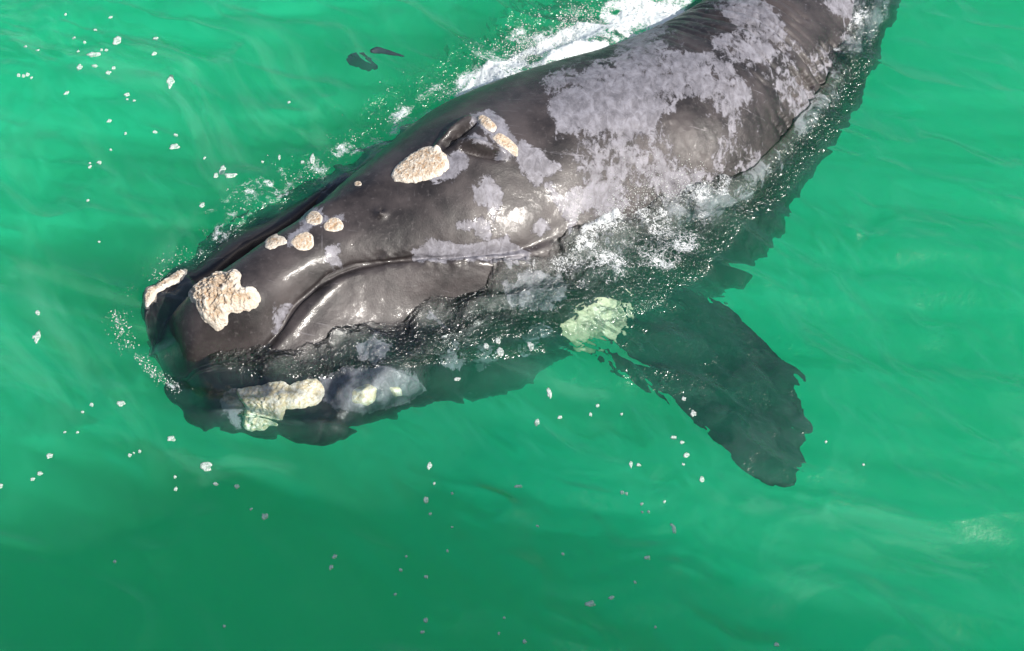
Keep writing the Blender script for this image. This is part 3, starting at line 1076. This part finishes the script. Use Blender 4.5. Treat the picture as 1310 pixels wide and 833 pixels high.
wr = area([(980, 0), (1060, 70), (1110, 90), (1120, 20), (1100, -10)], .08)
FOAM = np.maximum(FOAM, wr * (.40 + .6 * cloud))
FILM_RELIEF = .015 + .11 * sstep(.10, .62, fbm(u3 * .7 + wx_ * 4, v3 * 3.2 + wy_ * 4, seed=81, octaves=4, gain=.6)) * sstep(-.15, .35, fbm(X * .5, Y * .5 + 4, seed=82, octaves=2))  # thin foam film; its streaks also paint in the waves' light and dark
FILM_RELIEF += .07 * sstep(.18, .60, fbm(u2 * 1.1 + wx_ * 5, v2 * 4.5 + wy_ * 5, seed=83, octaves=4, gain=.6)) * sstep(-.1, .3, fbm(X * .45 + 5, Y * .45, seed=84, octaves=2))
FILM_RELIEF *= .62 * fadeout * (1 - .7 * chop_flip) * (1 - .95 * chop_jaw) * (1 - .9 * np.clip(shallow * 1.5, 0, 1))
Z += (.030 * wash + .018 * nearf + .012 * wash2) * np.clip(cloud + .2, 0, 1) + .008 * np.clip(FOAM, 0, 1) * fbm(X * 30, Y * 30, seed=28, octaves=2)

wv = np.stack([X, Y, Z], -1).reshape(-1, 3)
wf = grid_faces(nx, ny)[:, ::-1]
rim = np.concatenate([np.arange(ny), (np.arange(1, nx) * ny + ny - 1), (nx - 1) * ny + np.arange(ny - 2, -1, -1), np.arange(nx - 2, 0, -1) * ny])
nb = len(wv)
low = wv[rim].copy(); low[:, 2] = -14.
j = np.arange(len(rim)); j2 = (j + 1) % len(rim)
side = np.stack([rim[j], rim[j2], nb + j2, nb + j], -1)
bot = np.stack([nb + j, nb + j2, np.full(len(j), nb + len(rim))], -1)
wme = mesh_np('water', np.vstack([wv, low, [[0, 0, -14.]]]), [wf, side, bot])
CHOP = np.clip(.03 + .03 * patch * fadeout + .70 * chop_jaw + .35 * chop_side + .45 * chop_right + .10 * chop_flip + .9 * g1 + .8 * g2 + .6 * g3, 0, 1)
attr(wme, 'film_relief', np.concatenate([FILM_RELIEF.ravel(), np.zeros(len(rim) + 1)]))
attr(wme, 'choppy', np.concatenate([CHOP.ravel(), np.zeros(len(rim) + 1)]))
attr(wme, 'foam', np.concatenate([FOAM.ravel(), np.zeros(len(rim) + 1)]))
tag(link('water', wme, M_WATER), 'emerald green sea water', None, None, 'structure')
sb = mesh_np('seabed', np.array([[-150, -150, -9.], [150, -150, -9.], [150, 150, -9.], [-150, 150, -9.]]), np.array([[0, 1, 2, 3]]))
tag(link('seabed', sb, M_SAND), 'sandy sea bottom', None, None, 'structure')


def water_z(x, y):
    i = np.clip(np.searchsorted(gx, x), 1, nx - 1); j = np.clip(np.searchsorted(gy, y), 1, ny - 1)
    return Z[i, j]


# ------------------------------------------------------------------ unseen boat the picture is taken from, added to cast shade
boat = bpy.data.objects.new('tour_boat', None)
COL.objects.link(boat)
boat.location = (0, -6.6, 0)
boat.rotation_euler.z = math.radians(4)
tag(boat, 'unseen tour boat with an upper deck and railings lying beside the whale', 'boat')


def box_mesh(lo, hi):
    (x0, y0, z0), (x1, y1, z1) = lo, hi
    v = np.array([[x0, y0, z0], [x1, y0, z0], [x1, y1, z0], [x0, y1, z0], [x0, y0, z1], [x1, y0, z1], [x1, y1, z1], [x0, y1, z1]], float)
    f = np.array([[3, 2, 1, 0], [4, 5, 6, 7], [0, 1, 5, 4], [1, 2, 6, 5], [2, 3, 7, 6], [3, 0, 4, 7]])
    return v, f


def box_part(name, lo, hi, mat, parent):
    v, f = box_mesh(lo, hi)
    return link(name, mesh_np(name, v, f, False), mat, parent)


# hull: pointed bow towards +x, lofted
hs = np.linspace(-8, 9, 30)
hv = []
for x in hs:
    w = 2.1 * (1 - max(0, (x - 2) / 7) ** 2.2)
    zt = 1.5 + .5 * max(0, (x - 1) / 8) ** 2
    hv += [[x, -w, zt], [x, -w * .9, .3], [x, -w * .55, -.5], [x, 0, -.8], [x, w * .55, -.5], [x, w * .9, .3], [x, w, zt]]
hull = link('hull', mesh_np('hull', np.array(hv), [grid_faces(30, 7), np.array([[0, 1, 2, 3, 4, 5, 6]])]), M_HULL, boat)
box_part('main_deck', (-7.9, -1.9, 1.40), (6.0, 1.9, 1.46), M_HULL, boat)
box_part('cabin', (-5.2, -1.5, 1.46), (6.1, 1.45, 3.6), M_HULL, boat)
box_part('upper_deck', (-6.0, -1.8, 3.6), (6.4, 1.55, 3.75), M_HULL, boat)
box_part('wheelhouse', (1.1, -1.3, 3.75), (5.0, .9, 5.2), M_HULL, boat)
# cloth awning added unseen, its hem shaped to soften the shadow edge
ax_, ay_ = np.linspace(.6, 7.4, 46), np.linspace(0, 1, 12)
AX, AY = np.meshgrid(ax_, ay_, indexing='ij')
hem = 1.45 - .35 * np.abs(np.sin(AX * 1.7 + .4)) - .25 * vnoise(AX * 1.3, AX * 0, seed=91) - .9 * sstep(5.4, 7.4, AX)
ay2 = -1.5 + (hem + 1.5) * AY
az2 = 5.9 + .05 * (AX - 3) + .18 * vnoise(AX * .9, AY * 2, seed=92) - .25 * AY ** 2 - .5 * sstep(5.6, 7.4, AX)
for mx in (1, -1):
    link('shade_awning', mesh_np('shade_awning', np.stack([AX * mx, ay2, az2], -1).reshape(-1, 3), grid_faces(46, 12)), M_HULL, boat)
box_part('shade_canopy', (-6.5, -2.0, 5.70), (.55, .55, 5.80), M_HULL, boat)  # roof and the cabin below it added unseen, to deepen the shadow
box_part('shade_cabin', (-6.0, -1.8, 3.75), (.5, .40, 5.70), M_HULL, boat)
for x in np.arange(-5.9, .9, .95):
    box_part('railing_post', (x - .02, 1.46, 3.75), (x + .02, 1.50, 4.8), M_DECK, boat)
box_part('handrail', (-6.0, 1.45, 4.8), (.9, 1.51, 4.85), M_DECK, boat)

# ------------------------------------------------------------------ floating foam flecks
def fleck(px, py, wx, wy, rotd=0.0, seed=0, label=None, group=None, bendy=0.0, th=.0035):
    c = P(px, py, 0)
    x, y = c[0], c[1]
    z = float(water_z(x, y))
    sc = np.linalg.norm(P(px + 1, py, 0) - c)
    syc = np.linalg.norm(P(px, py + 1, 0) - c)
    n = 22
    a = np.linspace(0, 2 * np.pi, n, endpoint=False)
    r = np.clip(1 + .34 * vnoise(np.cos(a) * 1.6 + seed * 7.3, np.sin(a) * 1.6 + seed * 3.1, seed=seed) + .14 * vnoise(np.cos(a) * 5 + seed, np.sin(a) * 5, seed=seed + 1), .4, 1.6)
    t = math.radians(rotd)
    ox, oy = np.cos(a) * r * wx * sc / 2, np.sin(a) * r * wy * syc / 2
    oy = oy + bendy * ((ox / (wx * sc / 2)) ** 2)
    rings_ = [(1.0, -.003), (.97, th * .6), (.62, th), (0.0, th * 1.05)]
    vs = []
    for k, hh in rings_[:-1]:
        vs.append(np.stack([ox * k, oy * k, np.full(n, hh)], -1))
    vs.append(np.array([[0, bendy * 0, rings_[-1][1]]]))
    v = np.vstack(vs)
    v[:, :2] = v[:, :2] @ np.array([[math.cos(t), math.sin(t)], [-math.sin(t), math.cos(t)]])
    i = np.arange(n); i2 = (i + 1) % n
    f4 = np.vstack([np.stack([k * n + i, k * n + i2, (k + 1) * n + i2, (k + 1) * n + i], -1) for k in range(2)])
    f3 = np.stack([2 * n + i, 2 * n + i2, np.full(n, 3 * n)], -1)
    o = link('foam_fleck', mesh_np('foam_fleck', v, [f4, f3]), M_FOAM)
    o.location = (x, y, z + .001)
    return tag(o, label, 'foam', group)


GA = ('pale foam fleck drifting on sunlit water beyond the whale from its flipper', 'foam flecks beyond the whale')
GB = ('pale foam fleck drifting on the shaded green water off the whale\'s chin', 'foam flecks off the chin')
GC = ('pale foam fleck drifting on the rippled water around the outstretched flipper', 'foam flecks around the flipper')
FA = [(383, 150, 18, 17), (308, 196, 27, 12), (310, 230, 18, 8), (265, 243, 14, 12), (353, 247, 12, 8), (371, 233, 8, 6), (333, 177, 6, 5), (348, 180, 6, 5), (277, 148, 6, 5),
      (242, 134, 6, 5), (503, 132, 13, 9), (503, 190, 9, 9), (553, 270, 20, 28), (415, 321, 12, 7), (415, 338, 6, 5), (438, 342, 6, 5), (223, 324, 9, 8), (357, 402, 10, 8), (407, 437, 5, 5),
      (505, 443, 8, 7), (569, 446, 8, 7), (566, 484, 27, 12), (321, 528, 11, 8), (293, 548, 6, 6), (292, 532, 4, 4), (68, 265, 8, 7), (83, 266, 7, 6), (98, 265, 8, 7), (110, 274, 5, 4), (125, 177, 7, 6),
      (90, 174, 6, 5), (700, 578, 12, 9), (722, 562, 14, 20), (748, 582, 30, 12), (654, 668, 13, 11), (935, 343, 6, 5), (1010, 520, 10, 26), (903, 515, 6, 11), (358, 483, 5, 4), (320, 780, 5, 4),
      (662, 515, 5, 5), (286, 656, 5, 5), (360, 70, 7, 6), (218, 66, 5, 4), (311, 108, 6, 6), (378, 5, 6, 5), (256, 178, 6, 5), (978, 528, 8, 5), (848, 527, 7, 4)]
FB = [(312, 42, 17, 9), (236, 40, 6, 6), (212, 58, 5, 5), (440, 128, 15, 8), (530, 200, 24, 15), (554, 246, 9, 6), (608, 255, 9, 7), (678, 327, 13, 11), (129, 172, 11, 9), (106, 222, 10, 7), (89, 237, 7, 6),
      (8, 256, 11, 7), (335, 171, 8, 6), (360, 163, 5, 5), (345, 167, 3, 3), (448, 222, 5, 5), (450, 252, 6, 8), (297, 445, 5, 5), (1099, 198, 8, 12), (1111, 243, 5, 5), (1090, 284, 10, 11), (1101, 321, 5, 5),
      (1157, 267, 4, 4), (857, 428, 8, 8), (848, 457, 7, 8), (1040, 428, 4, 4), (1026, 463, 5, 5), (1091, 483, 6, 6), (1011, 524, 5, 5), (1091, 592, 9, 8), (1081, 620, 6, 7), (1276, 626, 5, 5), (575, 608, 5, 5),
      (1290, 590, 4, 4), (1157, 353, 4, 3), (1145, 415, 4, 4), (645, 311, 4, 4), (170, 115, 4, 4), (202, 115, 4, 4), (98, -130, 10, 22), (100, -190, 7, 9), (90, -130, 5, 5)]
FC = [(96, 12, 9, 15), (218, 42, 6, 5), (200, 67, 6, 6), (64, 84, 10, 12), (122, 68, 8, 5), (440, 20, 9, 7), (464, 55, 11, 11), (412, 125, 11, 7), (433, 141, 9, 6), (444, 176, 10, 9), (436, 201, 4, 5), (303, 194, 6, 13),
      (323, 196, 8, 6), (482, 241, 8, 11), (281, 267, 7, 6), (292, 270, 6, 6), (331, 295, 5, 5), (333, 312, 4, 4), (349, 312, 4, 4), (389, 289, 4, 5), (345, 432, 10, 8), (130, 420, 6, 5),
      (313, 498, 5, 5), (200, 547, 18, 10), (254, 535, 10, 7), (32, 647, 8, 7), (676, 653, 10, 8), (280, 66, 4, 4), (15, 247, 16, 4), (65, 345, 4, 4), (367, 606, 5, 5), (800, 140, 4, 4), (897, 195, 4, 3)]
k = 0
for lst, x0, y0, fct, (lb, gp) in ((FA, 0, 0, 2.524, GA), (FB, 0, 500, 2.0, GB), (FC, 655, 500, 2.0, GC)):
    for fx, fy, wx, wy in lst:
        k += 1
        sz_ = max(wx, wy) / fct
        big = 'large ragged' if sz_ > 6 else ('small' if sz_ > 3 else 'tiny')
        lb2, gp2 = lb.replace('pale foam fleck', big + ' pale foam fleck'), big + ' ' + gp
        fleck(x0 + fx / fct, y0 + fy / fct, wx / fct * 1.25 + .7, wy / fct * 1.25 + .7, 0 if wx > 9 or wy > 9 else 40 * math.sin(k), k, lb2, gp2)
fleck(862.5, 677, 15, 4.5, 102, 501, 'long curved foam streak drifting below the outstretched flipper', None, .012)
for fx, fy, wx, wy, sd_ in ((568, 433, 9, 5, 301), (585, 487, 8, 5, 302), (640, 455, 9, 10, 303), (622, 447, 6, 9, 304), (678, 448, 8, 11, 305), (702, 503, 5, 12, 306), (637, 441, 6, 7, 307)):
    fleck(fx, fy, wx, wy, 20, sd_, 'pale foam fleck drifting over the submerged lower jaw', 'foam flecks over the jaw')

# ------------------------------------------------------------------ spray: bubbles and drops thrown up along the body
ico_v = np.array([[0, 0, 1], [.894, 0, .447], [.276, .851, .447], [-.724, .526, .447], [-.724, -.526, .447], [.276, -.851, .447],
                  [.724, .526, -.447], [-.276, .851, -.447], [-.894, 0, -.447], [-.276, -.851, -.447], [.724, -.526, -.447], [0, 0, -1]])
ico_f = np.array([[0, 1, 2], [0, 2, 3], [0, 3, 4], [0, 4, 5], [0, 5, 1], [1, 6, 2], [2, 7, 3], [3, 8, 4], [4, 9, 5], [5, 10, 1],
                  [6, 7, 2], [7, 8, 3], [8, 9, 4], [9, 10, 5], [10, 6, 1], [11, 7, 6], [11, 8, 7], [11, 9, 8], [11, 10, 9], [11, 6, 10]])


def spray(name, label, pts, widths, count, r0, r1, hmax):
    """drops scattered along a pixel polyline"""
    q = np.array([P(*p, 0.0) for p in pts])
    seg = np.linalg.norm(np.diff(q, axis=0), axis=1)
    t = RNG.choice(len(seg), size=count, p=seg / seg.sum())
    u = RNG.random(count)
    base = q[t] + (q[t + 1] - q[t]) * u[:, None]
    w = np.array(widths)[t] + (np.array(widths)[t + 1] - np.array(widths)[t]) * u
    base[:, :2] += RNG.normal(size=(count, 2)) * w[:, None]
    # gather into strings and clots
    kk = fbm(base[:, 0] * 7, base[:, 1] * 7, seed=52, octaves=3) + .35 * RNG.random(count)
    base = base[kk > .08]
    r = r0 + (r1 - r0) * RNG.random(len(base)) ** 3
    z = np.array([float(water_z(x, y)) for x, y in base[:, :2]]) + hmax * RNG.random(len(base)) ** 4
    sk_ = sample(SK, sx, sy, base[:, 0], base[:, 1], -2.0)
    base[:, 2] = np.maximum(z, sk_ + .002)
    v = (base[:, None, :] + ico_v[None] * r[:, None, None] * np.array([1, 1, .7])).reshape(-1, 3)
    f = (ico_f[None] + (np.arange(len(base)) * 12)[:, None, None]).reshape(-1, 3)
    return tag(link(name, mesh_np(name, v, f), M_SPRAY), label, 'spray', None, 'stuff')


spray('white_wash', 'white foaming wash along the whale\'s right flank', [(590, 120), (625, 98), (680, 60), (760, 28), (840, -5), (900, -40)], [.10, .12, .14, .14, .12, .12], 9000, .0020, .0065, .10)
spray('bow_bubbles', 'string of bubbles along the whale\'s right lip and snout', [(150, 400), (165, 455), (235, 505), (165, 455), (150, 400), (235, 330), (290, 285), (370, 230), (440, 190), (510, 140), (570, 110)],
      [.03, .03, .02, .03, .05, .06, .10, .10, .10, .12, .12], 1700, .0016, .0055, .03)
spray('side_foam', 'bubbling foam along the whale\'s left flank', [(700, 335), (760, 300), (830, 262), (900, 248), (945, 240)], [.05, .06, .07, .06, .04], 2200, .0016, .0045, .03)


# ------------------------------------------------------------------ dark shapes added for dark wave reflections beyond the whale
M_REFLECT = mat_plain('painted_reflection', (.030, .045, .055), .35)
for lead, trail, lb in (([(474, 66, -.05), (484, 63, -.04), (498, 64, -.04), (510, 68, -.05), (517, 72, -.06)], [(474, 68, -.05), (484, 70, -.06), (498, 72, -.06), (510, 73, -.06), (517, 73, -.06)],
                         'slender dark shape standing for a wave reflection beyond the blowholes'),
                        ([(452, 74, -.22), (457, 72, -.2), (465, 76, -.2), (474, 82, -.21), (480, 87, -.22)], [(453, 77, -.22), (458, 82, -.24), (465, 87, -.24), (473, 90, -.24), (480, 88, -.22)],
                         'ragged dark shape standing for a wave reflection beyond the blowholes')):
    kv, kf = flipper(lead, trail, thick=.03, nu=40, nv=24)
    tag(link('reflection_shape', mesh_np('reflection_shape', kv, kf), M_REFLECT), lb, 'weed')
